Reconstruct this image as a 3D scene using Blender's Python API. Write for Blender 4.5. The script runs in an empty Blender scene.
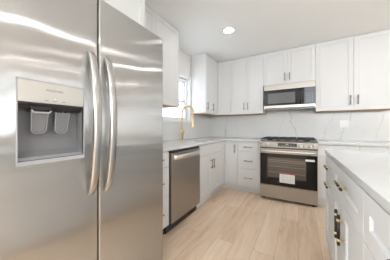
import bpy, bmesh, math, random
from mathutils import Vector, Matrix
random.seed(7)
PI = math.pi
S = bpy.context.scene
COL = S.collection

# ------------------------------------------------------------------ camera
cam_data = bpy.data.cameras.new('camera')
cam_data.sensor_width = 36.0
cam_data.sensor_fit = 'HORIZONTAL'
cam_data.lens = 178.456 / 390 * 36
cam_data.shift_y = -2.182 / 390
cam_data.clip_start = 0.02
cam = bpy.data.objects.new('camera', cam_data)
COL.objects.link(cam)
cam.location = (0, 0, 1.113)
cam.rotation_euler = (PI / 2, 0, math.radians(30.08))
S.camera = cam

# ------------------------------------------------------------------ world, light, exposure
S.view_settings.view_transform = 'Standard'
S.view_settings.look = 'None'
S.view_settings.gamma = 1
S.view_settings.use_curve_mapping = False
S.view_settings.exposure = 0.95

world = bpy.data.worlds.new('overcast_sky')
S.world = world
world.use_nodes = True
wbg = world.node_tree.nodes['Background']
wbg.inputs[0].default_value = (0.88, 0.945, 1.0, 1)
wbg.inputs[1].default_value = 4.6

def fill_light(name, loc, rot, sx, sy, energy, color=(1, 1, 1)):
    d = bpy.data.lights.new(name, 'AREA')
    d.shape = 'RECTANGLE'
    d.size, d.size_y, d.energy, d.color = sx, sy, energy, color
    o = bpy.data.objects.new(name, d)
    COL.objects.link(o)
    o.location, o.rotation_euler = loc, rot
    return o
# added fill lamps tilted upward, set in unseen openings of the room
fill_light('fill_left', (-1.80, -1.95, 1.60), (PI / 2 + 1.3, 0, -PI / 2), 2.8, 1.2, 45, (0.88, 0.95, 1.0))
fill_light('fill_rear', (2.4, -3.74, 2.0), (PI / 2 + 0.9, 0, 0), 3.3, 0.65, 62, (0.88, 0.95, 1.0))
fill_light('fill_right', (6.24, -1.3, 1.55), (PI / 2 + 0.8, 0, PI / 2), 2.4, 1.1, 22, (0.88, 0.95, 1.0))
LAMP_STRENGTH = 54.0

# ------------------------------------------------------------------ materials
MATS = {}
def mat(name, color=(0.8, 0.8, 0.8), rough=0.5, metal=0.0, spec=0.5, **kw):
    m = bpy.data.materials.new(name)
    m.use_nodes = True
    b = m.node_tree.nodes['Principled BSDF']
    b.inputs['Base Color'].default_value = (*color, 1)
    b.inputs['Roughness'].default_value = rough
    b.inputs['Metallic'].default_value = metal
    b.inputs['Specular IOR Level'].default_value = spec
    for k, v in kw.items():
        b.inputs[k.replace('_', ' ')].default_value = v
    MATS[name] = m
    return m
def N(m, t, **kw):
    n = m.node_tree.nodes.new(t)
    for k, v in kw.items(): setattr(n, k, v)
    return n
def L(m, a, b): m.node_tree.links.new(a, b)
def bsdf(m): return m.node_tree.nodes['Principled BSDF']
def math_node(m, op, a, b=None, c=None):
    n = N(m, 'ShaderNodeMath', operation=op)
    for i, v in enumerate((a, b, c)):
        if v is None: continue
        if isinstance(v, (int, float)): n.inputs[i].default_value = v
        else: L(m, v, n.inputs[i])
    return n.outputs[0]
def geo_pos(m):
    n = N(m, 'ShaderNodeNewGeometry')
    return n.outputs['Position']
def noise(m, vec, scale, detail=3, rough=0.5, dist=0.0):
    n = N(m, 'ShaderNodeTexNoise')
    n.inputs['Scale'].default_value = scale
    n.inputs['Detail'].default_value = detail
    n.inputs['Roughness'].default_value = rough
    n.inputs['Distortion'].default_value = dist
    L(m, vec, n.inputs['Vector'])
    return n.outputs['Fac']
def ramp(m, fac, stops):
    n = N(m, 'ShaderNodeValToRGB')
    e = n.color_ramp.elements
    while len(e) < len(stops): e.new(0.5)
    for el, (p, c) in zip(e, stops):
        el.position = p; el.color = (*c, 1) if len(c) == 3 else c
    L(m, fac, n.inputs[0])
    return n.outputs[0]
def scaled(m, vec, s):
    n = N(m, 'ShaderNodeMapping')
    n.inputs['Scale'].default_value = s
    L(m, vec, n.inputs['Vector'])
    return n.outputs[0]
def bump(m, h, strength, dist=0.001):
    n = N(m, 'ShaderNodeBump')
    n.inputs['Strength'].default_value = strength
    n.inputs['Distance'].default_value = dist
    L(m, h, n.inputs['Height'])
    L(m, n.outputs[0], bsdf(m).inputs['Normal'])

def brushed(name, color, rough, aniso, tangent, wave=0.0, spread=0.0):
    m = mat(name, color, rough, 1.0)
    b = bsdf(m)
    b.inputs['Anisotropic'].default_value = aniso
    t = N(m, 'ShaderNodeCombineXYZ')
    for i in range(3): t.inputs[i].default_value = tangent[i]
    L(m, t.outputs[0], b.inputs['Tangent'])
    p = geo_pos(m)
    if wave:
        bump(m, noise(m, scaled(m, p, (1.0, 1.0, 1.0)), 2.6, 1), 1.0, wave)
    if spread:
        f = noise(m, scaled(m, p, (90, 90, 1.2)), 6, 2)
        r = math_node(m, 'MULTIPLY_ADD', f, spread, rough - spread / 2)
        L(m, r, b.inputs['Roughness'])
    return m

WHITE = mat('white_cabinet_paint', (0.665, 0.66, 0.655), 0.38, 0.0, 0.22)
_p = geo_pos(WHITE); bump(WHITE, noise(WHITE, _p, 260, 2), 0.05, 0.0005)
MAPLE = mat('raw_maple_ply', (0.50, 0.33, 0.18), 0.6)
_p = geo_pos(MAPLE); L(MAPLE, ramp(MAPLE, noise(MAPLE, scaled(MAPLE, _p, (3, 40, 3)), 3), [(0.3, (0.56, 0.39, 0.23)), (0.7, (0.44, 0.28, 0.15))]), bsdf(MAPLE).inputs['Base Color'])
NICKEL = mat('satin_nickel', (0.27, 0.265, 0.26), 0.38, 1.0)
BLACK = mat('matte_black_metal', (0.012, 0.012, 0.013), 0.35, 0.0)
BRASS = mat('brushed_brass', (0.80, 0.66, 0.40), 0.32, 1.0)
GOLD = mat('gold_faucet_finish', (0.82, 0.66, 0.40), 0.30, 1.0)
FRIDGE = mat('brushed_steel_fridge', (0.47, 0.47, 0.465), 0.2, 1.0)
def build_fridge_steel(m):
    g = N(m, 'ShaderNodeBsdfAnisotropic')
    g.inputs['Color'].default_value = (0.47, 0.468, 0.462, 1)
    g.inputs['Roughness'].default_value = 0.21
    g.inputs['Anisotropy'].default_value = -0.82
    t = N(m, 'ShaderNodeCombineXYZ'); t.inputs[1].default_value = 1.0
    L(m, t.outputs[0], g.inputs['Tangent'])
    bp = N(m, 'ShaderNodeBump'); bp.inputs['Strength'].default_value = 1.0; bp.inputs['Distance'].default_value = 0.004
    L(m, noise(m, geo_pos(m), 2.8, 1), bp.inputs['Height'])
    L(m, bp.outputs[0], g.inputs['Normal'])
    L(m, g.outputs[0], m.node_tree.nodes['Material Output'].inputs['Surface'])
build_fridge_steel(FRIDGE)
FHANDLE = mat('polished_steel_handle', (0.50, 0.49, 0.48), 0.24, 1.0)
STEELX = brushed('brushed_steel_dishwasher', (0.42, 0.40, 0.375), 0.34, 0.8, (0, 1, 0))
STEELY = brushed('brushed_steel_range', (0.45, 0.42, 0.385), 0.36, 0.8, (1, 0, 0))
STEELP = mat('plain_steel', (0.62, 0.60, 0.57), 0.28, 1.0)
DSTEEL = mat('dark_steel_sink', (0.13, 0.13, 0.13), 0.4, 1.0)
GREYPL = mat('grey_dispenser_plastic', (0.18, 0.18, 0.185), 0.2)
LGREY = mat('light_grey_plastic', (0.38, 0.38, 0.39), 0.3)
PADDLE = mat('smoky_paddle_plastic', (0.30, 0.30, 0.31), 0.15)
PANELB = mat('champagne_panel', (0.58, 0.565, 0.53), 0.34, 0.6)
DARK = mat('dark_plastic', (0.015, 0.015, 0.016), 0.4)
FSIDE = mat('grey_fridge_side', (0.16, 0.16, 0.165), 0.5)
GLASSB = mat('black_oven_glass', (0.012, 0.010, 0.009), 0.08, 0.0, 0.25)
INKGREY = mat('grey_print', (0.16, 0.16, 0.165), 0.5)
CASTIRON = mat('cast_iron', (0.018, 0.018, 0.018), 0.55)
PAPER = mat('white_paper', (0.82, 0.82, 0.80), 0.6)
REDINK = mat('red_print', (0.55, 0.07, 0.06), 0.6)
WINTRIM = mat('white_window_trim', (0.74, 0.75, 0.76), 0.4)
CEIL = mat('ceiling_paint', (0.88, 0.90, 0.905), 0.9)
WALL = mat('greige_wall_paint', (0.74, 0.72, 0.69), 0.85)
PLATE = mat('white_outlet_plastic', (0.82, 0.82, 0.81), 0.35)

def make_quartz(name, base, veins, axis):
    """white slab with soft grey veins; veins: (position, slant, z0, width, strength)"""
    m = mat(name, base, 0.16, 0.0, 0.35)
    p = geo_pos(m)
    sx = N(m, 'ShaderNodeSeparateXYZ'); L(m, p, sx.inputs[0])
    a = sx.outputs[axis]; z = sx.outputs[2]
    n1 = math_node(m, 'MULTIPLY_ADD', noise(m, p, 5.5, 4, 0.6), 0.22, -0.11)
    n2 = noise(m, p, 9, 2)
    acc = None
    for (x0, k, z0, w, s) in veins:
        line = math_node(m, 'MULTIPLY_ADD', z, k, x0 - k * z0)
        d = math_node(m, 'ABSOLUTE', math_node(m, 'SUBTRACT', math_node(m, 'ADD', a, n1), line))
        v = math_node(m, 'MULTIPLY', math_node(m, 'SMOOTH_MIN', math_node(m, 'MAXIMUM', math_node(m, 'MULTIPLY_ADD', d, -1.0 / w, 1.0), 0.0), 1.0, 0.0), s)
        acc = v if acc is None else math_node(m, 'MAXIMUM', acc, v)
    cloud = math_node(m, 'MULTIPLY', math_node(m, 'MAXIMUM', math_node(m, 'SUBTRACT', noise(m, p, 2.2, 5, 0.62), 0.52), 0.0), 0.55)
    tot = cloud if acc is None else math_node(m, 'ADD', math_node(m, 'MULTIPLY', acc, math_node(m, 'MULTIPLY_ADD', n2, 0.95, 0.05)), cloud)
    c = ramp(m, tot, [(0.0, base), (1.0, (0.30, 0.29, 0.275))])
    L(m, c, bsdf(m).inputs['Base Color'])
    return m
QUARTZ = make_quartz('white_quartz', (0.62, 0.617, 0.61), [], 0)
SPLASHB = make_quartz('veined_quartz_back', (0.69, 0.685, 0.675),
    [(-1.36, 0.10, 1.1, 0.018, 0.8), (-1.12, -0.15, 1.1, 0.010, 0.35), (-0.30, 0.22, 1.1, 0.010, 0.5), (-0.08, -0.12, 1.1, 0.016, 0.7),
     (0.42, 0.30, 1.1, 0.012, 0.5), (0.64, 0.35, 1.1, 0.014, 0.75), (1.05, 0.25, 1.1, 0.012, 0.4)], 0)
SPLASHL = make_quartz('veined_quartz_left', (0.69, 0.685, 0.675), [(1.75, 0.3, 1.1, 0.014, 0.5), (2.55, 0.4, 1.1, 0.012, 0.35), (3.2, -0.3, 1.1, 0.014, 0.4)], 1)

FLOOR = mat('light_oak_planks', (0.6, 0.45, 0.3), 0.42)
def build_floor_mat(m):
    p = geo_pos(m)
    rot = N(m, 'ShaderNodeMapping'); rot.inputs['Rotation'].default_value = (0, 0, PI / 2)
    L(m, p, rot.inputs['Vector'])
    br = N(m, 'ShaderNodeTexBrick')
    br.offset = 0.37
    for k, v in (('Scale', 1.0), ('Mortar Size', 0.0016), ('Mortar Smooth', 0.2), ('Bias', 0.0), ('Brick Width', 1.22), ('Row Height', 0.18)):
        br.inputs[k].default_value = v
    br.inputs['Color1'].default_value = (0, 0, 0, 1); br.inputs['Color2'].default_value = (1, 1, 1, 1); br.inputs['Mortar'].default_value = (0.5, 0.5, 0.5, 1)
    L(m, rot.outputs[0], br.inputs['Vector'])
    # shift the grain per plank
    off = N(m, 'ShaderNodeVectorMath', operation='MULTIPLY_ADD')
    L(m, br.outputs['Color'], off.inputs[0]); off.inputs[1].default_value = (3.1, 7.3, 5.0); L(m, p, off.inputs[2])
    g1 = noise(m, scaled(m, off.outputs[0], (9.0, 1.0, 1.0)), 1.7, 5, 0.62, 0.7)
    g2 = noise(m, scaled(m, off.outputs[0], (60.0, 2.2, 1.0)), 2.5, 3, 0.6)
    f = math_node(m, 'ADD', math_node(m, 'MULTIPLY', g1, 0.65), math_node(m, 'MULTIPLY', g2, 0.22))
    sep = N(m, 'ShaderNodeSeparateColor'); L(m, br.outputs['Color'], sep.inputs[0])
    f = math_node(m, 'ADD', f, math_node(m, 'MULTIPLY', sep.outputs[0], 0.13))
    c = ramp(m, f, [(0.28, (0.56, 0.39, 0.255)), (0.47, (0.755, 0.565, 0.41)), (0.68, (0.86, 0.69, 0.535))])
    mix = N(m, 'ShaderNodeMix', data_type='RGBA')
    L(m, br.outputs['Fac'], mix.inputs[0]); L(m, c, mix.inputs[6]); mix.inputs[7].default_value = (0.44, 0.32, 0.22, 1)
    L(m, mix.outputs[2], bsdf(m).inputs['Base Color'])
    bump(m, g2, 0.12, 0.0008)
build_floor_mat(FLOOR)

PANE = mat('window_glass', (1, 1, 1), 0.0, 0.0, 0.5)
def build_glass(m):
    nt = m.node_tree
    tr = N(m, 'ShaderNodeBsdfTransparent'); gl = N(m, 'ShaderNodeBsdfGlossy'); gl.inputs['Roughness'].default_value = 0.02
    mx = N(m, 'ShaderNodeMixShader')
    mx.inputs[0].default_value = 0.06; tr.inputs[0].default_value = (0.74, 0.75, 0.76, 1); L(m, tr.outputs[0], mx.inputs[1]); L(m, gl.outputs[0], mx.inputs[2])
    L(m, mx.outputs[0], nt.nodes['Material Output'].inputs['Surface'])
build_glass(PANE)
def emitter(name, color, strength):
    m = mat(name, color, 0.5)
    bsdf(m).inputs['Emission Color'].default_value = (*color, 1)
    bsdf(m).inputs['Emission Strength'].default_value = strength
    return m
LAMP = emitter('lit_led_lens', (1.0, 0.985, 0.975), LAMP_STRENGTH)

# ------------------------------------------------------------------ helpers
ROOT = {}          # object name -> world origin of its thing
def thing(name, loc, label, cat, group=None):
    o = bpy.data.objects.new(name, None)
    o.empty_display_size = 0.1
    COL.objects.link(o)
    o.location = loc
    o['label'] = label; o['category'] = cat
    if group: o['group'] = group
    ROOT[o.name] = Vector(loc)
    return o
def tag(o, label, cat, group=None):
    o['label'] = label; o['category'] = cat
    if group: o['group'] = group
    return o
def obj(name, bm, m, parent=None, smooth=False, bevel=0.0, seg=2, origin=None, label=None):
    """links a bmesh (world coordinates) as one mesh object"""
    bmesh.ops.recalc_face_normals(bm, faces=bm.faces[:])
    org = ROOT[parent.name] if parent else Vector(origin or (0, 0, 0))
    bmesh.ops.translate(bm, verts=bm.verts[:], vec=-org)
    me = bpy.data.meshes.new(name)
    bm.to_mesh(me); bm.free()
    for x in (m if isinstance(m, (list, tuple)) else [m]): me.materials.append(x)
    if smooth:
        for p in me.polygons: p.use_smooth = True
    o = bpy.data.objects.new(name, me)
    COL.objects.link(o)
    ROOT[o.name] = org
    if parent: o.parent = parent
    else: o.location = org
    if bevel:
        md = o.modifiers.new('bevel', 'BEVEL')
        md.width = bevel; md.segments = seg; md.limit_method = 'ANGLE'; md.angle_limit = math.radians(40)
        for p in me.polygons: p.use_smooth = True
        wn = o.modifiers.new('wn', 'WEIGHTED_NORMAL'); wn.keep_sharp = True
    if label: o['label'] = label
    return o
def struct(name, bm, m, parent=None, **kw):
    o = obj(name, bm, m, parent, **kw)
    if not parent: o['kind'] = 'structure'
    return o
def BM(): return bmesh.new()
def box(bm, x0, x1, y0, y1, z0, z1, mi=0):
    v = [bm.verts.new((x, y, z)) for x in (x0, x1) for y in (y0, y1) for z in (z0, z1)]
    fs = []
    for f in ((0, 1, 3, 2), (4, 6, 7, 5), (0, 4, 5, 1), (2, 3, 7, 6), (0, 2, 6, 4), (1, 5, 7, 3)):
        fc = bm.faces.new([v[i] for i in f]); fc.material_index = mi; fs.append(fc)
    return fs
def bx(*a, mi=0):
    bm = BM(); box(bm, *a, mi=mi); return bm
def tube(bm, pts, r, n=10, mi=0, cap=True):
    pts = [Vector(p) for p in pts]
    rs = r if isinstance(r, (list, tuple)) else [r] * len(pts)
    rings = []
    up = None
    for i, p in enumerate(pts):
        t = (pts[min(i + 1, len(pts) - 1)] - pts[max(i - 1, 0)]).normalized()
        if up is None:
            up = Vector((0, 0, 1)) if abs(t.z) < 0.9 else Vector((1, 0, 0))
        a = (up - t * up.dot(t)).normalized(); b = t.cross(a); up = a
        rings.append([bm.verts.new(p + (a * math.cos(q * 2 * PI / n) + b * math.sin(q * 2 * PI / n)) * rs[i]) for q in range(n)])
    for A, B in zip(rings, rings[1:]):
        for q in range(n):
            f = bm.faces.new((A[q], A[(q + 1) % n], B[(q + 1) % n], B[q])); f.material_index = mi; f.smooth = True
    if cap:
        for R in (rings[0], rings[-1]):
            f = bm.faces.new(R); f.material_index = mi
def extrude_loops(bm, loops, mi=0, cap0=True, cap1=True):
    """skins consecutive closed vertex loops"""
    R = [[bm.verts.new(p) for p in l] for l in loops]
    n = len(R[0])
    for A, B in zip(R, R[1:]):
        for q in range(n):
            f = bm.faces.new((A[q], A[(q + 1) % n], B[(q + 1) % n], B[q])); f.material_index = mi
    if cap0: bm.faces.new(R[0]).material_index = mi
    if cap1: bm.faces.new(R[-1]).material_index = mi

# a facing frame maps (a along the front, z up, n outwards) to the world
def FX(x0): return lambda a, z, n: Vector((x0 + n, a, z))      # faces +X
def FXN(x0): return lambda a, z, n: Vector((x0 - n, a, z))     # faces -X
def FY(y0): return lambda a, z, n: Vector((a, y0 - n, z))      # faces -Y (towards the camera)
def fbox(bm, F, a0, a1, z0, z1, n0, n1, mi=0):
    p, q = F(a0, z0, n0), F(a1, z1, n1)
    return box(bm, min(p.x, q.x), max(p.x, q.x), min(p.y, q.y), max(p.y, q.y), min(p.z, q.z), max(p.z, q.z), mi)
def rect(F, a0, a1, z0, z1, n): return [F(a0, z0, n), F(a1, z0, n), F(a1, z1, n), F(a0, z1, n)]
def shaker_bm(F, a0, a1, z0, z1, st=0.057, t=0.019, rec=0.006, e=0.0025):
    bm = BM()
    extrude_loops(bm, [rect(F, a0, a1, z0, z1, 0), rect(F, a0, a1, z0, z1, t - 0.001), rect(F, a0 + .001, a1 - .001, z0 + .001, z1 - .001, t),
                       rect(F, a0 + st, a1 - st, z0 + st, z1 - st, t), rect(F, a0 + st + e, a1 - st - e, z0 + st + e, z1 - st - e, t - rec)])
    return bm
def slab_bm(F, a0, a1, z0, z1, t=0.019):
    bm = BM()
    extrude_loops(bm, [rect(F, a0, a1, z0, z1, 0), rect(F, a0, a1, z0, z1, t - 0.0015), rect(F, a0 + .0015, a1 - .0015, z0 + .0015, z1 - .0015, t)])
    return bm
def bar_handle(F, a, z, length, vertical, parent, n0=0.019, off=0.032, r=0.0062, m=None):
    bm = BM()
    h = length / 2
    A = (lambda s: (a, z + s)) if vertical else (lambda s: (a + s, z))
    tube(bm, [F(*A(-h), n0 + off), F(*A(h), n0 + off)], r, 8)
    for s in (-h * 0.72, h * 0.72):
        tube(bm, [F(*A(s), n0), F(*A(s), n0 + off)], r * 0.8, 8)
    return obj('handle', bm, m or NICKEL, parent, label='grey metal bar handle')
def brass_handle(F, a, z, length, vertical, parent, n0=0.019, off=0.026):
    h = length / 2
    A = (lambda s: (a, z + s)) if vertical else (lambda s: (a + s, z))
    bm = BM()
    tube(bm, [F(*A(-h), n0 + off), F(*A(h), n0 + off)], 0.0078, 8)
    obj('handle_bar', bm, BLACK, parent, label='black bar of the handle')
    for s in (-h * 0.66, h * 0.66):
        bm = BM()
        tube(bm, [F(*A(s), n0), F(*A(s), n0 + 0.004), F(*A(s), n0 + 0.0041), F(*A(s), n0 + off - 0.006)], [0.009, 0.009, 0.0048, 0.0048], 8)
        e0, e1 = A(s - 0.007), A(s + 0.007)
        tube(bm, [F(*e0, n0 + off), F(*e1, n0 + off)], 0.0092, 8)
        obj('handle_post', bm, BRASS, parent, label='brass post and collar of the handle')

GAP = 0.0016
def wall_cabinet(loc, label, F, a0, a1, z0, z1, body, doors, handles, cat='cabinet', group='white wall cabinets', door_z=None):
    """body: world box; doors: list of (a0, a1); handles: list of (door index, a, z, length)"""
    t = thing('wall_cabinet', loc, label, cat, group)
    bm = BM(); box(bm, *body)
    obj('cabinet_box', bm, WHITE, t)
    x0, x1, y0, y1, zb, _ = body
    obj('bottom_panel', bx(x0, x1, y0, y1, zb - 0.012, zb - 0.0002), MAPLE, t, label='bare wood underside')
    ds = []
    dz0, dz1 = door_z or (z0, z1)
    for (d0, d1) in doors:
        ds.append(obj('door', shaker_bm(F, d0 + GAP, d1 - GAP, dz0, dz1), WHITE, t))
    for (i, a, z, l) in handles: bar_handle(F, a, z, l, True, ds[i])
    return t

# ------------------------------------------------------------------ setting
XW, YW, H = -1.737, 3.690, 2.44
XR, YN = 6.2, -3.7
struct('floor', bx(XW - .2, XR + .2, YN - .2, YW + .2, -0.1, 0.0), FLOOR)
struct('ceiling', bx(XW - .2, XR + .2, YN - .2, YW + .2, H, H + 0.12), CEIL)
struct('wall_back', bx(XW - .2, XR + .2, YW, YW + .15, 0, H), WALL)
WY0, WY1, WZ0, WZ1 = 1.98, 2.80, 1.205, 2.005       # the window over the sink
bm = BM()
box(bm, XW - .15, XW, YN, -3.4, 0, H); box(bm, XW - .15, XW, -0.5, WY0, 0, H)
box(bm, XW - .15, XW, -3.4, -0.5, 0, 0.95); box(bm, XW - .15, XW, -3.4, -0.5, 2.25, H)  # unseen opening added to light the island fronts and ceiling
box(bm, XW - .15, XW, WY1, YW, 0, H)
box(bm, XW - .15, XW, WY0, WY1, 0, WZ0); box(bm, XW - .15, XW, WY0, WY1, WZ1, H)
struct('wall_left', bm, WALL)
def wall_hole_x(x0, x1, a0, a1, z0, z1):
    bm = BM()
    box(bm, x0, x1, YN, a0, 0, H); box(bm, x0, x1, a1, YW, 0, H)
    box(bm, x0, x1, a0, a1, 0, z0); box(bm, x0, x1, a0, a1, z1, H)
    return bm
struct('wall_right', wall_hole_x(XR, XR + .15, -2.6, 0.0, 0.95, 2.15), WALL)
bm = BM()
box(bm, XW - .15, 0.7, YN - .15, YN, 0, H); box(bm, 4.1, XR + .15, YN - .15, YN, 0, H)
box(bm, 0.7, 4.1, YN - .15, YN, 0, 1.65); box(bm, 0.7, 4.1, YN - .15, YN, 2.35, H)  # high unseen opening added to light the range wall
struct('wall_front', bm, WALL)

# window over the sink: casing, fixed frame, two sashes with panes
w1 = bpy.data.objects.new('window_1', None); COL.objects.link(w1); w1['kind'] = 'structure'
w1.location = (XW, (WY0 + WY1) / 2, WZ0); ROOT[w1.name] = Vector(w1.location)
bm = BM()
for y0, y1 in ((WY0, WY0 + .035), (WY1 - .035, WY1)): box(bm, XW - .13, XW - .055, y0, y1, WZ0 + .02, WZ1)
box(bm, XW - .13, XW - .055, WY0 + .035, WY1 - .035, WZ1 - .035, WZ1); box(bm, XW - .13, XW - .055, WY0 + .035, WY1 - .035, WZ0 + .02, WZ0 + .05)
obj('window_frame', bm, WINTRIM, w1, bevel=0.002)
zm = 1.585
for (nm, x0, z0, z1) in (('upper_sash', XW - .125, zm - .02, WZ1 - .037), ('lower_sash', XW - .095, WZ0 + .052, zm + .02)):
    bm = BM()
    ya, yb = WY0 + .037, WY1 - .037
    box(bm, x0, x0 + .028, ya, ya + .032, z0, z1); box(bm, x0, x0 + .028, yb - .032, yb, z0, z1)
    box(bm, x0, x0 + .028, ya + .032, yb - .032, z1 - .035, z1); box(bm, x0, x0 + .028, ya + .032, yb - .032, z0, z0 + .035)
    so = obj(nm, bm, WINTRIM, w1, bevel=0.002)
    obj('pane', bx(x0 + .012, x0 + .016, ya + .032, yb - .032, z0 + .035, z1 - .035), PANE, so)
obj('window_sill', bx(XW - .13, XW + .018, WY0, WY1, WZ0, WZ0 + .02), WINTRIM, w1, bevel=0.003)
bm = BM()
cw = 0.03
box(bm, XW+.002, XW + .012, WY0 - .06, WY0, WZ0 - .0, WZ1 + .05); box(bm, XW+.002, XW + .012, WY1, WY1 + cw, WZ0, WZ1 + .05)
box(bm, XW+.002, XW + .012, WY0, WY1, WZ1, WZ1 + .05)
obj('window_casing', bm, WINTRIM, w1, bevel=0.002)

# ------------------------------------------------------------------ backsplash slabs
XS, YS = XW + 0.012, YW - 0.012
bm = BM()
box(bm, XW+.001, XS, 1.085, WY0 - .06, 0.915, 1.368); box(bm, XW+.001, XS, WY0 - .06, WY1 + cw, 0.915, WZ0); box(bm, XW+.001, XS, WY1 + cw, YS, 0.915, 1.368)
tag(obj('backsplash', bm, SPLASHL, origin=(XW, 2.2, 0.915)), 'white veined stone backsplash on the wall under the window, behind the gold faucet', 'backsplash')
bm = BM()
box(bm, XW, -0.53, YS, YW - .001, 0.915, 1.358); box(bm, -0.53, 0.236, YS, YW - .001, 0.915, 1.418); box(bm, 0.236, 1.16, YS, YW - .001, 0.915, 1.358)
tag(obj('backsplash', bm, SPLASHB, origin=(-0.2, YW, 0.915)), 'white grey-veined stone backsplash on the wall behind the range', 'backsplash')

# ------------------------------------------------------------------ refrigerator
XF = -0.878
FY0, FYG, FY1, FZ = 0.128, 0.539, 1.041, 1.78
fr = thing('refrigerator', (-1.28, (FY0 + FY1) / 2, 0), 'tall stainless steel side-by-side refrigerator with ice and water dispenser, at the left', 'refrigerator')
bm = BM(); box(bm, -1.60, XF - 0.078, FY0 + .006, FY1 - .006, 0.03, 1.755)
obj('fridge_body', bm, FSIDE, fr, bevel=0.004)
obj('toe_grille', bx(-1.5, XF - 0.04, FY0 + .02, FY1 - .02, 0.0, 0.06), DARK, fr)
def round_rect(y0, y1, z0, z1, x, r=0.0):
    return [Vector((x, y0 + r, z0 + r)), Vector((x, y1 - r, z0 + r)), Vector((x, y1 - r, z1 - r)), Vector((x, y0 + r, z1 - r))]
def door_loops(y0, y1, z0, z1):
    L_ = [round_rect(y0, y1, z0, z1, XF - 0.07)]
    for k in range(6):
        q = k / 5 * PI / 2
        L_.append(round_rect(y0, y1, z0, z1, XF - 0.010 + 0.010 * math.sin(q), 0.010 * (1 - math.cos(q))))
    return L_
def fridge_door(y0, y1, hole=None):
    bm = BM()
    loops = door_loops(y0, y1, 0.065, FZ)
    extrude_loops(bm, loops, cap1=hole is None)
    if hole:
        h0, h1, k0, k1 = hole
        bm.verts.ensure_lookup_table()
        front = [v for v in bm.verts if abs(v.co.x - XF) < 1e-6]
        front.sort(key=lambda v: (v.co.z > 1, (v.co.y if v.co.z < 1 else -v.co.y)))
        inner = [bm.verts.new(p) for p in round_rect(h0, h1, k0, k1, XF)]
        deep = [bm.verts.new(p) for p in round_rect(h0, h1, k0, k1, XF - 0.03)]
        for q in range(4):
            bm.faces.new((front[q], front[(q + 1) % 4], inner[(q + 1) % 4], inner[q]))
            bm.faces.new((inner[q], inner[(q + 1) % 4], deep[(q + 1) % 4], deep[q]))
    for f in bm.faces: f.smooth = True
    return bm
def sharpen(o, ang=30):
    for e in o.data.edges: pass
    md = o.modifiers.new('split', 'EDGE_SPLIT'); md.split_angle = math.radians(ang)
DY0, DY1, DZ0, DZ1, DZM = 0.232, 0.468, 0.972, 1.297, 1.211
fd = obj('freezer_door', fridge_door(FY0, FYG - .0025, (DY0, DY1, DZ0, DZ1)), FRIDGE, fr); sharpen(fd)
rd = obj('fridge_door', fridge_door(FYG + .0025, FY1), FRIDGE, fr); sharpen(rd)
obj('door_gasket', bx(XF - .09, XF - 0.05, FYG - .0024, FYG + .0024, 0.07, 1.77), DARK, fr)
obj('hinge_cover', bx(-1.02, XF - 0.02, FY1 - .09, FY1 - .03, FZ - .02, FZ + .004), FSIDE, fr, bevel=0.004)
def bow_handle(yc, z0, z1, parent):
    bm = BM(); loops = []
    n = 26
    for i in range(n + 1):
        t = i / n
        z = z0 + (z1 - z0) * t
        q = math.sin(PI * t)
        x = XF + 0.004 + 0.056 * q ** 0.62
        w = 0.0165 + 0.0025 * q; d = 0.012
        # outward normal in the x-z plane
        dt = 1e-3
        xa = 0.056 * math.sin(PI * max(t - dt, 0)) ** 0.62; xb = 0.056 * math.sin(PI * min(t + dt, 1)) ** 0.62
        tx, tz = xb - xa, (z1 - z0) * (min(t + dt, 1) - max(t - dt, 0))
        ln = math.hypot(tx, tz); nx, nz = tz / ln, -tx / ln
        lp = []
        for k in range(12):
            a = k * 2 * PI / 12
            ca, sa = math.cos(a), math.sin(a)
            cx = math.copysign(abs(ca) ** 0.6, ca) * w; cn = math.copysign(abs(sa) ** 0.6, sa) * d
            if i in (0, n): cx *= .9; cn *= .8
            lp.append(Vector((x + nx * cn, yc + cx, z + nz * cn)))
        loops.append(lp)
    extrude_loops(bm, loops)
    for f in bm.faces: f.smooth = True
    o = obj('door_handle', bm, FHANDLE, parent, label='bowed vertical steel handle'); sharpen(o, 50)
bow_handle(0.497, 0.795, 1.475, fd)
bow_handle(0.580, 0.790, 1.475, rd)
# dispenser in the freezer door
FD = FX(XF)
bm = BM(); fbox(bm, FD, DY0 + .004, DY1 - .004, DZM, DZ1 - .004, -0.02, 0.002)
obj('dispenser_panel', bm, PANELB, fd, bevel=0.002, label='flat control panel above the dispenser')
bm = BM()
for a in ((DY0, DY0 + .004, DZ0, DZ1), (DY1 - .004, DY1, DZ0, DZ1), (DY0, DY1, DZ0, DZ0 + .004), (DY0, DY1, DZ1 - .004, DZ1)):
    fbox(bm, FD, *a, -0.01, 0.003)
obj('dispenser_surround', bm, LGREY, fd)
bm = BM()   # open cavity with a curved back
cy0, cy1, cz0, cz1 = DY0 + .004, DY1 - .004, DZ0 + .004, DZM
prof = [(0.0, cz1), (-0.062, cz1 - .004), (-0.066, cz1 - .03), (-0.064, cz0 + .09), (-0.052, cz0 + .045), (-0.03, cz0 + .02), (0.0, cz0 + .012)]
vs = [[bm.verts.new(FD(y, z, n)) for (n, z) in prof] for y in (cy0, cy0 + .012, cy1 - .012, cy1)]
for i, row in enumerate(vs):
    if i in (1, 2):
        continue
for A, B in zip(vs, vs[1:]):
    for q in range(len(prof) - 1): bm.faces.new((A[q], A[q + 1], B[q + 1], B[q]))
bm.faces.new(vs[0]); bm.faces.new(vs[-1])
obj('dispenser_cavity', bm, GREYPL, fd, label='recessed grey dispenser bay')
bm = BM(); extrude_loops(bm, [[FD(y, z, n) for (n, z) in ((0.004, cz0), (0.004, cz0 + .010), (-0.03, cz0 + .022), (-0.05, cz0 + .022), (-0.05, cz0))] for y in (cy0, cy1)])
obj('drip_tray', bm, LGREY, fd, label='light grey drip tray')
bm = BM(); extrude_loops(bm, [[FD(y, z, n) for (n, z) in ((-0.002, cz1), (-0.002, cz1 - .007), (-0.022, cz1 - .026), (-0.058, cz1 - .026), (-0.058, cz1))] for y in (cy0, cy1)])
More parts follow.
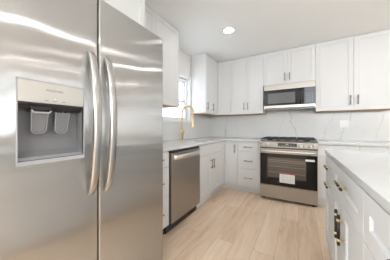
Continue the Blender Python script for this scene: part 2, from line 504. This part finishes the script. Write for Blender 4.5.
obj('dispenser_lip', bm, DARK, fd, label='overhang at the top of the bay, painted dark as shade')  # shadow beneath the overhang put into its black colour
def ring_frame(F, a0, a1, z0, z1, taper, n_top, n_bot, r):
    bm = BM()
    am = (a0 + a1) / 2
    P = [F(a0, z1, n_top), F(a0 + taper, z0 + .012, n_bot), F(a0 + taper + .010, z0, n_bot), F(a1 - taper - .010, z0, n_bot), F(a1 - taper, z0 + .012, n_bot), F(a1, z1, n_top)]
    tube(bm, P, r, 8)
    vsl = [bm.verts.new(p + Vector((-.002, 0, 0))) for p in P]
    bm.faces.new(vsl).material_index = 1
    return bm
for (a0, a1, nm) in ((0.282, 0.336, 'ice_paddle'), (0.362, 0.414, 'water_paddle')):
    obj(nm, ring_frame(FD, a0, a1, 1.090, 1.178, 0.003, -0.018, -0.034, 0.0020), [PADDLE, GREYPL], fd, label='smoky grey push paddle')
bm = BM()
extrude_loops(bm, [[FD(y, z, n) for (n, z) in ((-0.006, 1.197), (-0.006, 1.186), (-0.016, 1.176), (-0.05, 1.176), (-0.05, 1.197))] for y in (0.276, 0.340)])
obj('ice_chute', bm, DARK, fd, label='black ice chute')
bm = BM(); tube(bm, [FD(0.276, 1.181, -0.003), FD(0.284, 1.173, -0.002), FD(0.332, 1.173, -0.002), FD(0.340, 1.181, -0.003)], 0.0035, 8)
obj('chute_guard', bm, LGREY, fd)
bm = BM()
for y in (0.372, 0.384, 0.402): tube(bm, [FD(y, 1.198, -0.025), FD(y, 1.176, -0.025)], 0.0045, 8)
obj('water_nozzle', bm, DARK, fd, label='black water spouts')
def text_mesh(name, body, size, mtx, m, parent, label=None, extrude=0.0004):
    cu = bpy.data.curves.new(name, 'FONT'); cu.body = body; cu.size = size; cu.extrude = extrude
    cu.align_x = 'CENTER'; cu.align_y = 'CENTER'
    tmp = bpy.data.objects.new(name + '_tmp', cu)
    COL.objects.link(tmp)
    bpy.context.view_layer.update()
    me = bpy.data.meshes.new_from_object(tmp.evaluated_get(bpy.context.evaluated_depsgraph_get()))
    bpy.data.objects.remove(tmp)
    bm = BM(); bm.from_mesh(me); bm.transform(mtx)
    return obj(name, bm, m, parent, label=label)
MX = lambda y, z, n, X: Matrix(((0, 0, 1, X + n), (1, 0, 0, y), (0, 1, 0, z), (0, 0, 0, 1)))
text_mesh('logo', 'FRIGIDAIRE', 0.0118, MX(0.350, 1.264, 0.0022, XF), INKGREY, fd, 'grey maker lettering')
for k, y in enumerate((0.322, 0.351, 0.383)):
    bm = BM(); fbox(bm, FD, y - .007, y + .007, 1.2215, 1.2235, 0.0019, 0.0025)
    obj('control_button', bm, INKGREY, fd)
bm = BM(); fbox(bm, FD, 0.3485, 0.3535, 1.2285, 1.2325, 0.0019, 0.0025)
obj('indicator_mark', bm, PAPER, fd, label='small white mark')

# ------------------------------------------------------------------ wall cabinets, left wall
XU, YU = -1.417, 3.365
Z0, Z1 = 1.372, 2.432
wall_cabinet((-1.4, 0.6, 1.83), 'white deep wall cabinet directly above the refrigerator', FX(-1.120), 0.10, 1.077, 1.83, Z1,
             (XW, -1.121, 0.10, 1.077, 1.83, H - .0005), [(0.10, 0.589), (0.589, 1.077)], [], group='white wall cabinets', door_z=(1.835, Z1))
wall_cabinet((-1.58, 1.55, Z0), 'white wall cabinet between the refrigerator and the sink window', FX(XU - .019), 1.081, 2.016, Z0, Z1,
             (XW, XU - .020, 1.0785, 2.016, 1.408, H - .0005), [(1.081, 1.549), (1.549, 2.016)], [(0, 1.512, 1.51, .13), (1, 1.586, 1.51, .13)], door_z=(1.400, Z1))
wall_cabinet((-1.58, 2.95, Z0), 'narrow white wall cabinet just past the window, one handle', FX(XU - .019), 2.836, 3.066, Z0, Z1,
             (XW + .013, XU - .020, 2.836, 3.0655, Z0 + .012, H - .0005), [(2.838, 3.066)], [(0, 2.866, 1.505, .13)])
# corner unit: an L-shaped box with two doors
t = thing('wall_cabinet', (-1.58, 3.45, Z0), 'white corner wall cabinet where the window wall meets the range wall', 'cabinet', 'white wall cabinets')
def ell(x0, y1, z0, z1, xi, yi, xe, y0):
    """L footprint: left leg x0..xi from y0, back leg yi..y1 up to xe"""
    bm = BM()
    pts = [(x0, y0), (xi, y0), (xi, yi), (xe, yi), (xe, y1), (x0, y1)]
    extrude_loops(bm, [[Vector((x, y, z0)) for x, y in pts], [Vector((x, y, z1)) for x, y in pts]])
    return bm
obj('cabinet_box', ell(XW+.002, YW-.002, Z0 + .012, H - .0005, XU - .020, YU + .020, -1.1475, 3.0665), WHITE, t)
obj('bottom_panel', ell(XW + .013, YS - .001, Z0, Z0 + .0118, XU - .020, YU + .020, -1.1475, 3.0665), MAPLE, t, label='bare wood underside')
dB = obj('door', shaker_bm(FX(XU - .019), 3.068, YU - .002, Z0, Z1), WHITE, t)
dC = obj('door', shaker_bm(FY(YU + .019), XU + .003, -1.149, Z0, Z1), WHITE, t)
bar_handle(FX(XU - .019), 3.098, 1.505, .13, True, dB)
# back wall
def back_upper(label, x0, x1, z0, doors, handles, wood=True):
    return wall_cabinet(((x0 + x1) / 2, 3.53, z0), label, FY(YU + .019), x0, x1, z0, Z1, (x0 + .0005, x1 - .0005, YU + .020, YW, z0 + .012, H - .0005), doors, handles)
back_upper('white two-door wall cabinet left of the microwave', -1.147, -0.541, Z0, [(-1.147, -.843), (-.843, -.541)], [(0, -.878, 1.513, .13), (1, -.808, 1.513, .13)])
back_upper('short white two-door wall cabinet above the microwave', -0.541, 0.2345, 1.852, [(-.541, -.1605), (-.1605, .2345)], [(0, -.196, 1.968, .13), (1, -.124, 1.968, .13)])
back_upper('wide white wall cabinet right of the microwave, above the wall outlet', 0.2345, 1.145, Z0, [(.2345, .690), (.690, 1.145)], [(0, .650, 1.515, .135), (1, .732, 1.515, .135)])

# ------------------------------------------------------------------ base cabinets
CT, CB = 0.912, 0.880            # counter top and underside
XB, YB = -1.155, 3.083           # door fronts
TX, TY = -1.214, 3.142           # toe kicks
DT = 0.019
def base_unit(label, F, loc, body, toe, toe_mat=WHITE, group='white base cabinets', name='base_cabinet'):
    t = thing(name, loc, label, 'cabinet', group)
    obj('cabinet_box', bx(*body), WHITE, t)
    obj('toe_kick', bx(*toe), toe_mat, t)
    return t
FLB, FBB = FX(XB - DT), FY(YB + DT)
# drawers beside the dishwasher
t = base_unit('narrow white drawer cabinet between the refrigerator and the dishwasher', FLB, (-1.45, 1.27, 0),
              (XW+.002, XB - DT - .001, 1.082, 1.460, 0.10, CB - .001), (XW+.002, TX, 1.082, 1.460, 0, 0.10), DARK)
for (z0, z1, hz) in ((.716, .868, .80), (.418, .712, .57), (.112, .414, .27)):
    d = obj('drawer', slab_bm(FLB, 1.084, 1.458, z0, z1), WHITE, t)
    bar_handle(FLB, 1.272, hz, .145, False, d, m=BLACK)
# sink base (open box so that the basin hangs free)
t = thing('base_cabinet', (-1.45, 2.5, 0), 'white sink cabinet right of the dishwasher with two doors under a plain front', 'cabinet', 'white base cabinets')
bm = BM()
SY0, SY1 = 2.116, 2.898
box(bm, XW+.002, XB - DT - .001, SY0, SY0 + .016, .10, CB - .001); box(bm, XW+.002, XB - DT - .001, SY1 - .016, SY1, .10, CB - .001)
box(bm, XW+.002, XB - DT - .001, SY0 + .016, SY1 - .016, .10, .116); box(bm, XW+.002, XW + .01, SY0 + .016, SY1 - .016, .116, CB - .001)
box(bm, XB - DT - .02, XB - DT - .001, SY0 + .016, SY1 - .016, .70, .722)
obj('cabinet_box', bm, WHITE, t)
obj('toe_kick', bx(XW+.002, TX, SY0, SY1, 0, .0995), WHITE, t)
obj('false_front', slab_bm(FLB, SY0 + .002, SY1 - .002, .716, .868), WHITE, t)
for (a0, a1, ha) in ((SY0 + .002, 2.506, 2.466), (2.509, SY1 - .002, 2.546)):
    d = obj('door', shaker_bm(FLB, a0, a1, .112, .712), WHITE, t)
    bar_handle(FLB, ha, .567, .14, True, d)
# corner base
t = thing('base_cabinet', (-1.4, 3.35, 0), 'white corner base cabinet between the sink cabinet and the drawers left of the range', 'cabinet', 'white base cabinets')
obj('cabinet_box', ell(XW+.002, YW-.002, .10, CB - .001, XB - DT - .001, YB + DT + .001, -0.9235, 2.8995), WHITE, t)
obj('toe_kick', ell(XW+.002, YW-.002, 0, .0995, TX, TY, -0.9235, 2.8995), WHITE, t)
obj('door', shaker_bm(FLB, 2.902, YB - .002, .112, .868, st=.05), WHITE, t)
d = obj('door', shaker_bm(FBB, XB + .003, -0.9255, .112, .868, st=.05), WHITE, t)
bar_handle(FBB, -0.975, .745, .145, True, d)
# drawers left of the range
t = base_unit('white three-drawer cabinet left of the range', FBB, (-.73, 3.4, 0),
              (-.9225, -.5375, YB + DT + .001, YW-.002, .10, CB - .001), (-.9225, -.5375, TY, YW-.002, 0, .0995))
for (z0, z1, hz) in ((.710, .868, .786), (.414, .706, .549), (.112, .410, .258)):
    d = obj('drawer', slab_bm(FBB, -.9205, -.5395, z0, z1), WHITE, t)
    bar_handle(FBB, -.735, hz, .145, False, d)
# right of the range
for (x0, x1, lab) in ((.2405, .690, 'white base cabinet directly right of the range, mostly behind the island'),
                      (.691, 1.145, 'white base cabinet at the right end of the range wall, behind the island top')):
    t = base_unit(lab, FBB, ((x0 + x1) / 2, 3.4, 0), (x0, x1, YB + DT + .001, YW-.002, .10, CB - .001), (x0, x1, TY, YW-.002, 0, .0995))
    d = obj('drawer', slab_bm(FBB, x0 + .002, x1 - .002, .710, .868), WHITE, t)
    bar_handle(FBB, (x0 + x1) / 2 + .05, .786, .145, False, d)
    d = obj('door', shaker_bm(FBB, x0 + .002, x1 - .002, .112, .706), WHITE, t)
    bar_handle(FBB, x1 - .035, .60, .145, True, d)

# ------------------------------------------------------------------ countertops
CX, CY = -1.130, 3.058
HX0, HX1, HY0, HY1 = -1.535, -1.235, 2.30, 2.66        # sink cut-out
bm = BM()
xs = [XS, HX0, HX1, CX]
def plate(bm, x0, x1, y0, y1): box(bm, x0, x1, y0, y1, CB, CT)
plate(bm, XW + .0005, CX, 1.0785, HY0); plate(bm, XW + .0005, HX0, HY0, HY1); plate(bm, HX1, CX, HY0, HY1); plate(bm, XW + .0005, CX, HY1, YW - .0005); plate(bm, CX, -0.5345, CY, YW - .0005)
bmesh.ops.remove_doubles(bm, verts=bm.verts[:], dist=1e-5)
tag(obj('countertop', bm, QUARTZ, origin=(-1.45, 2.4, CB)), 'white stone countertop with the sink, running from the refrigerator round the corner to the range', 'countertop')
bm = BM(); plate(bm, 0.2395, 1.16, CY, YW - .0005)
tag(obj('countertop', bm, QUARTZ, origin=(.7, 3.4, CB), bevel=.002), 'white stone countertop against the wall right of the range', 'countertop')

# ------------------------------------------------------------------ sink and faucet
t = thing('sink', ((HX0 + HX1) / 2, (HY0 + HY1) / 2, .70), 'undermount steel sink below the window beside the gold faucet', 'sink')
bm = BM()
def rr(x0, x1, y0, y1, z, r, n=5):
    P = []
    for cx, cy, a0 in ((x1 - r, y1 - r, 0), (x0 + r, y1 - r, PI / 2), (x0 + r, y0 + r, PI), (x1 - r, y0 + r, 1.5 * PI)):
        for k in range(n + 1):
            a = a0 + k / n * PI / 2
            P.append(Vector((cx + r * math.cos(a), cy + r * math.sin(a), z)))
    return P
e = .002
extrude_loops(bm, [rr(HX0 - .015, HX1 + .015, HY0 - .015, HY1 + .015, CB - .004, .05), rr(HX0 - .015, HX1 + .015, HY0 - .015, HY1 + .015, CB - .001, .05),
                   rr(HX0 + e, HX1 - e, HY0 + e, HY1 - e, CB - .001, .04), rr(HX0 + .008, HX1 - .008, HY0 + .008, HY1 - .008, .72, .035), rr(HX0 + .03, HX1 - .03, HY0 + .03, HY1 - .03, .705, .03)], cap0=False)
obj('basin', bm, DSTEEL, t)
bm = BM(); tube(bm, [(-1.40, 2.48, .7052), (-1.40, 2.48, .708)], .04, 16)
obj('drain', bm, STEELP, t)

t = thing('faucet', (-1.60, 2.35, CT), 'tall gold spring-neck kitchen faucet in front of the window', 'faucet')
fx, fy = -1.60, 2.35
bm = BM()
tube(bm, [(fx, fy, CT), (fx, fy, CT + .006), (fx, fy, CT + .0061), (fx, fy, CT + .16), (fx, fy, CT + .1601), (fx, fy, CT + .17)], [.030, .030, .025, .025, .020, .018], 16)
obj('faucet_body', bm, GOLD, t)
# spring coil round the neck
neck = []
for k in range(40):
    z = CT + .165 + k / 39 * (1.352 - CT - .165); neck.append(Vector((fx, fy, z)))
for k in range(1, 40):
    a = PI - k / 39 * PI
    neck.append(Vector((fx + .10 + .10 * math.cos(a), fy, 1.352 + .098 * math.sin(a))))
for k in range(1, 14): neck.append(Vector((fx + .20, fy, 1.352 - k / 13 * .10)))
bm = BM(); tube(bm, neck, .0105, 8)
obj('hose', bm, GOLD, t)
bm = BM()
dl = [0]
for a, b in zip(neck, neck[1:]): dl.append(dl[-1] + (b - a).length)
tot = dl[-1]; coil = []
turns = 70; steps = turns * 9
j = 0
for s in range(steps + 1):
    q = tot * s / steps
    while j < len(dl) - 2 and dl[j + 1] < q: j += 1
    f = (q - dl[j]) / max(dl[j + 1] - dl[j], 1e-9)
    p = neck[j].lerp(neck[j + 1], f); tg = (neck[j + 1] - neck[j]).normalized()
    b = Vector((0, 1, 0)); a = b.cross(tg)
    th = 2 * PI * turns * s / steps
    coil.append(p + (a * math.cos(th) + b * math.sin(th)) * .0150)
tube(bm, coil, .0034, 5)
obj('spring', bm, GOLD, t, label='gold coil spring round the neck')
bm = BM(); tube(bm, [(fx + .20, fy, 1.252), (fx + .20, fy, 1.245), (fx + .20, fy, 1.16), (fx + .20, fy, 1.135), (fx + .20, fy, 1.120)], [.015, .019, .019, .022, .021], 14)
obj('spray_head', bm, GOLD, t)
bm = BM(); tube(bm, [(fx, fy, 1.215), (fx + .18, fy, 1.215)], .0048, 8)
tube(bm, [(fx + .20 - .021, fy, 1.215), (fx + .2, fy + .021, 1.215), (fx + .221, fy, 1.215), (fx + .2, fy - .021, 1.215), (fx + .179, fy, 1.215)], .004, 6)
obj('support_arm', bm, GOLD, t)
bm = BM(); tube(bm, [(fx, fy + .015, CT + .10), (fx, fy + .055, CT + .105), (fx + .004, fy + .06, CT + .108)], [.012, .012, .010], 10)
tube(bm, [(fx, fy + .048, CT + .105), (fx + .02, fy + .062, CT + .185)], [.007, .0055], 8)
obj('lever', bm, GOLD, t)

# ------------------------------------------------------------------ dishwasher
DWY0, DWY1 = 1.464, 2.112
XD = -1.142
t = thing('dishwasher', (-1.45, (DWY0 + DWY1) / 2, 0), 'stainless steel dishwasher with curved bar handle under the countertop', 'dishwasher')
obj('tub_shell', bx(-1.70, XD - .055, DWY0 + .004, DWY1 - .003, .10, CB - .004), DARK, t)
bm = BM(); box(bm, XD - .05, XD - .018, DWY0 + .020, DWY1 - .006, .845, .874)
obj('control_strip', bm, DARK, t, label='black control strip along the top')
bm = BM(); box(bm, XD - .053, XD, DWY0 + .022, DWY1 - .004, .105, .845)
dw = obj('door', bm, STEELX, t, bevel=.006, seg=3)
loops = []
n = 20
for i in range(n + 1):
    s = i / n; y = DWY0 + .055 + s * (DWY1 - DWY0 - .085)
    q = math.sin(PI * s)
    x = XD + .006 + .040 * q ** .5
    loops.append([Vector((x + math.cos(k * PI / 5) * .010, y, .797 + math.sin(k * PI / 5) * .026)) for k in range(10)])
bm = BM(); extrude_loops(bm, loops)
o = obj('handle', bm, mat('bright_steel_handle', (.80, .76, .70), .30, 1.0), dw, smooth=True, label='bright bowed bar handle')
obj('toe_kick', bx(-1.65, TX + .012, DWY0 - .003, DWY1 + .003, 0, .097), DARK, t)

# ------------------------------------------------------------------ gas range
RX0, RX1 = -0.527, 0.234
t = thing('gas_range', ((RX0 + RX1) / 2, 3.3, 0), 'stainless steel slide-in gas range with black oven window', 'range')
YR = 2.945
FR = FY(YR)
obj('range_body', bx(RX0 + .002, RX1 - .002, YR + .046, 3.64, .0455, .900), STEELP, t)
bm = BM()
box(bm, RX0, RX1, YR + .035, 3.66, .9005, .916)
obj('cooktop', bm, STEELY, t, bevel=.003)
bm = BM()
xs0, xs1 = RX0, RX1
extrude_loops(bm, [[Vector((x, y, z)) for (y, z) in ((YR + .034, .914), (YR + .014, .912), (YR - .004, .895), (YR - .006, .815), (YR + .045, .812), (YR + .045, .914))] for x in (xs0, xs1)])
cp = obj('control_panel', bm, STEELY, t, bevel=.003)
FK = FY(YR - .005)
bm = BM(); fbox(bm, FK, -.268, -.018, .836, .888, 0, .003)
dsp = obj('display', bm, mat('display_glass', (.05, .052, .058), .1), cp, bevel=.001)
bm = BM(); fbox(bm, FK, -.165, -.125, .866, .876, .003, .0034); 
obj('clock_digits', bm, LGREY, cp)
for k in range(6):
    bm = BM(); fbox(bm, FK, -.25 + k * .037, -.235 + k * .037, .848, .852, .003, .0034); obj('touch_key', bm, LGREY, cp)
for a in (-.463, -.403, .035, .096, .157):
    bm = BM()
    tube(bm, [FK(a, .856, 0), FK(a, .856, .006), FK(a, .856, .0061), FK(a, .856, .030), FK(a, .856, .034)], [.025, .025, .020, .018, .015], 18)
    fbox(bm, FK, a - .003, a + .003, .840, .872, .030, .038)
    obj('knob', bm, STEELP, t, smooth=False)
# burners and grates
for (x, y, r) in ((-.40, 3.12, .045), (-.40, 3.46, .035), (-.147, 3.29, .05), (.107, 3.12, .045), (.107, 3.46, .035)):
    bm = BM(); tube(bm, [(x, y, .916), (x, y, .924), (x, y, .9241), (x, y, .932)], [r, r, r * .8, r * .75], 18)
    obj('burner', bm, CASTIRON, t)
for (x0, x1) in ((-.515, -.275), (-.270, -.024), (-.019, .222)):
    bm = BM()
    y0, y1, z0, z1 = 3.0, 3.58, .936, .951
    w = .011
    for x in (x0, x1 - w): box(bm, x, x + w, y0, y1, z0, z1)
    for y in (y0, y1 - w, (y0 + y1) / 2 - w / 2): box(bm, x0 + w, x1 - w, y, y + w, z0, z1)
    xm = (x0 + x1) / 2
    box(bm, xm - w / 2, xm + w / 2, y0 + w, y1 - w, z0 + .001, z1 + .001)
    for y in (y0 + .14, y1 - .15): box(bm, x0 + w, x1 - w, y, y + w, z0 + .0005, z1 + .0005)
    for x in (x0, x1 - w):
        for y in (y0, y1 - w, (y0 + y1) / 2 - w / 2): box(bm, x, x + w, y, y + w, .9162, z0)
    obj('grate', bm, CASTIRON, t)
# oven door
bm = BM(); fbox(bm, FR, RX0 + .003, RX1 - .003, .242, .799, -.044, 0)
od = obj('oven_door', bm, STEELY, t, bevel=.003)
bm = BM(); fbox(bm, FR, RX0 + .008, RX1 - .008, .246, .724, 0, .003)
og = obj('oven_glass', bm, GLASSB, od, bevel=.001, label='black glass front')
FG = FY(YR - .003)
bm = BM(); fbox(bm, FG, -.41, .095, .365, .665, 0, .0006)
WING = mat('brown_reflection_window', (.075, .058, .047), .07, 0, .7)  # brown of the floor's reflection put into the window colour
obj('oven_window', bm, WING, od, label='see-through window of the door')
bm = BM()
for z in (.44, .53, .60, .625):
    fbox(bm, FG, -.40, .085, z, z + .006, .0006, .0010)
obj('oven_rack', bm, mat('rack_behind_glass', (.22, .19, .165), .2), od, label='wire racks behind the glass')
bm = BM()
lp = []
for i in range(21):
    s = i / 20; x = RX0 + .03 + s * (RX1 - RX0 - .06)
    y = YR - .012 - .036 * min(1, math.sin(PI * s) * 3.2) ** .7
    lp.append([Vector((x, y + math.cos(k * PI / 5) * .011, .762 + math.sin(k * PI / 5) * .017)) for k in range(10)])
extrude_loops(bm, lp)
obj('handle', bm, STEELP, od, smooth=True, label='wide flat bar handle')
bm = BM(); fbox(bm, FG, -.243, -.045, .300, .424, .0011, .0016)
pl = obj('paper_label', bm, PAPER, od, label='white printed sheet taped to the glass')
bm = BM(); fbox(bm, FG, -.243, -.045, .4245, .436, .0011, .0016)
obj('paper_heading', bm, REDINK, od, label='red heading strip of the sheet')
bm = BM()
for r in range(7):
    for (q0, q1) in ((0, .4), (.45, 1.0)) if r % 2 else ((0, .62), (.68, .95)):
        fbox(bm, FG, -.232 + q0 * .175, -.232 + q1 * .175, .408 - r * .0148 - .004, .408 - r * .0148, .0016, .0018)
obj('print_lines', bm, LGREY, od, label='faint grey lines of print')
bm = BM(); fbox(bm, FG, .085, .195, .642, .670, .0011, .0016)
obj('paper_tag', bm, PAPER, od, label='small white sticker at the top right')
bm = BM(); fbox(bm, FR, RX0 + .003, RX1 - .003, .046, .236, -.04, 0)
obj('storage_drawer', bm, STEELY, t, bevel=.003)
obj('gap_shade', bx(RX0 + .004, RX1 - .004, YR + .015, YR + .0455, .7995, .8115), DARK, t)  # dark strip painting the shade between control panel and oven door
obj('range_base', bx(RX0 + .01, RX1 - .01, YR + .05, 3.6, 0.015, .0450), DARK, t)
for (x, y) in ((RX0 + .05, YR + .08), (RX1 - .05, YR + .08), (RX0 + .05, 3.55), (RX1 - .05, 3.55)):
    bm = BM(); tube(bm, [(x, y, 0), (x, y, .0145)], .018, 10); obj('foot', bm, DARK, t)

# ------------------------------------------------------------------ microwave
MX0, MX1, YM = -0.522, 0.230, 3.305
MZ0, MZ1 = 1.420, 1.848
t = thing('microwave', ((MX0 + MX1) / 2, 3.5, MZ0), 'stainless steel over-the-range microwave with dark window', 'microwave')
obj('microwave_body', bx(MX0, MX1, YM + .045, YS - .0005, MZ0 + .012, MZ1), STEELP, t)
FM = FY(YM)
bm = BM(); fbox(bm, FM, MX0, MX1, 1.755, MZ1, -.044, 0)
obj('top_trim', bm, STEELY, t, bevel=.003)
bm = BM(); fbox(bm, FM, MX0, MX1, MZ0 + .028, 1.492, -.044, 0)
obj('bottom_trim', bm, STEELY, t, bevel=.003)
bm = BM(); fbox(bm, FM, MX0 + .01, MX1 - .01, MZ0 + .001, MZ0 + .028, -.05, -.014)
obj('vent_grille', bm, mat('grey_vent', (.22, .22, .22), .4), t)
bm = BM(); fbox(bm, FM, MX0 + .001, .083, 1.4925, 1.7545, -.04, -.002)
md = obj('door', bm, GLASSB, t, bevel=.001, label='black glass door')
bm = BM(); fbox(bm, FM, -.455, -.045, 1.525, 1.700, -.002, -.0012)
obj('door_window', bm, mat('smoked_window', (.10, .10, .10), .16, 0, .4), md, label='grey mesh window')
bm = BM()
tube(bm, [FM(.030, 1.505, .022), FM(.030, 1.742, .022)], .009, 10)
for z in (1.52, 1.727): tube(bm, [FM(.030, z, -.002), FM(.030, z, .022)], .006, 8)
obj('handle', bm, BLACK, md, label='black vertical handle')
bm = BM(); fbox(bm, FM, .0845, MX1 - .002, 1.4925, 1.7545, -.04, -.002)
cpm = obj('control_panel', bm, mat('slate_control_glass', (.13, .145, .17), .2, 0, .4), t, bevel=.001, label='slate blue control panel')
for r in range(5):
    for c in range(3):
        bm = BM(); fbox(bm, FM, .105 + c * .036, .127 + c * .036, 1.53 + r * .03, 1.536 + r * .03, -.002, -.0015); obj('touch_key', bm, LGREY, cpm)

# ------------------------------------------------------------------ outlet
t = thing('wall_outlet', (.638, YS, 1.176), 'white double wall outlet on the backsplash right of the range', 'outlet')
FO = FY(YS)
bm = BM(); fbox(bm, FO, .580, .696, 1.118, 1.234, 0, .005); obj('cover_plate', bm, PLATE, t, bevel=.002)
for a in (.612, .664):
    bm = BM(); fbox(bm, FO, a - .017, a + .017, 1.142, 1.210, .005, .007); obj('socket', bm, PLATE, t, bevel=.001)

# ------------------------------------------------------------------ island
XI, YI, IY0 = 0.210, 2.030, 0.10
FI = FXN(0.239)          # door fronts land on x = 0.220
IX0, IX1 = 0.240, 1.18
def island_unit(label, y0, y1):
    t = thing('base_cabinet', ((IX0 + IX1) / 2, (y0 + y1) / 2, 0), label, 'cabinet', 'white island cabinets')
    obj('cabinet_box', bx(IX0, IX1, y0 + .0005, y1 - .0005, .10, .8805), WHITE, t)
    obj('toe_kick', bx(IX0 + .06, IX1 - .06, y0 + .0005, y1 - .0005, 0, .0995), WHITE, t)
    return t
t = island_unit('island cabinet at the far end nearest the range, with stacked narrow drawers', 1.620, 2.020)
d = obj('drawer', shaker_bm(FI, 1.622, 2.018, .700, .867, st=.045, rec=.010, e=.006), WHITE, t); brass_handle(FI, 1.815, .787, .16, False, d)
d = obj('drawer', shaker_bm(FI, 1.622, 2.018, .520, .696, st=.045, rec=.010, e=.006), WHITE, t); brass_handle(FI, 1.815, .642, .16, False, d)
d = obj('door', shaker_bm(FI, 1.622, 2.018, .104, .516, st=.055, rec=.010, e=.006), WHITE, t)
t = island_unit('middle island cabinet, wide drawer over two doors with upright black and brass handles', 0.936, 1.619)
d = obj('drawer', shaker_bm(FI, .938, 1.617, .676, .867, st=.066, rec=.010, e=.006), WHITE, t); brass_handle(FI, 1.285, .785, .17, False, d)
for (a0, a1, ha) in ((.938, 1.3035, 1.268), (1.3065, 1.617, 1.348)):
    d = obj('door', shaker_bm(FI, a0, a1, .104, .672, st=.062, rec=.010, e=.006), WHITE, t); brass_handle(FI, ha, .540, .168, True, d)
t = island_unit('nearest island cabinet at the right edge, wide shaker drawer showing', 0.125, 0.935)
d = obj('drawer', shaker_bm(FI, .127, .933, .676, .867, st=.066, rec=.010, e=.006), WHITE, t); brass_handle(FI, .53, .785, .17, False, d)
for (a0, a1, ha) in ((.127, .5285, .49), (.5315, .933, .57)):
    d = obj('door', shaker_bm(FI, a0, a1, .104, .672, st=.062, rec=.010, e=.006), WHITE, t); brass_handle(FI, ha, .540, .168, True, d)
bm = BM(); box(bm, XI, 1.21, IY0, YI, .8815, .914)
tag(obj('countertop', bm, QUARTZ, origin=(.7, 1.0, .8815), bevel=.003), 'wide white stone island countertop at the right', 'countertop')

# ------------------------------------------------------------------ recessed ceiling lights
def can_light(x, y, label):
    t = thing('ceiling_light', (x, y, H), label, 'light', 'recessed ceiling lights')
    bm = BM()
    n = 32
    def c(r, z): return [Vector((x + r * math.cos(k * 2 * PI / n), y + r * math.sin(k * 2 * PI / n), z)) for k in range(n)]
    extrude_loops(bm, [c(.080, H), c(.080, H - .004), c(.076, H - .007), c(.062, H - .007), c(.060, H - .003)], cap0=False, cap1=False)
    obj('trim_ring', bm, PLATE, t, smooth=True)
    bm = BM(); bm.faces.new([bm.verts.new(p) for p in c(.061, H - .0035)])
    for v in bm.verts: pass
    extrude_loops(bm, [c(.061, H - .0034), c(.061, H - .001)], cap0=False)
    obj('lens', bm, LAMP, t)
can_light(-.82, 2.33, 'round lit ceiling light over the kitchen floor in front of the sink')
can_light(1.0, 2.36, 'round lit ceiling light over the far end of the island')
can_light(1.0, .76, 'round lit ceiling light over the near end of the island')
can_light(2.6, .8, 'round lit ceiling light beyond the near end of the island')
can_light(2.6, 2.33, 'round lit ceiling light beyond the far end of the island')
can_light(4.3, .8, 'round lit ceiling light near the right-hand wall')
can_light(4.3, 2.33, 'round lit ceiling light in the far right corner of the room')
can_light(.1, -1.2, 'round lit ceiling light behind the photographer')
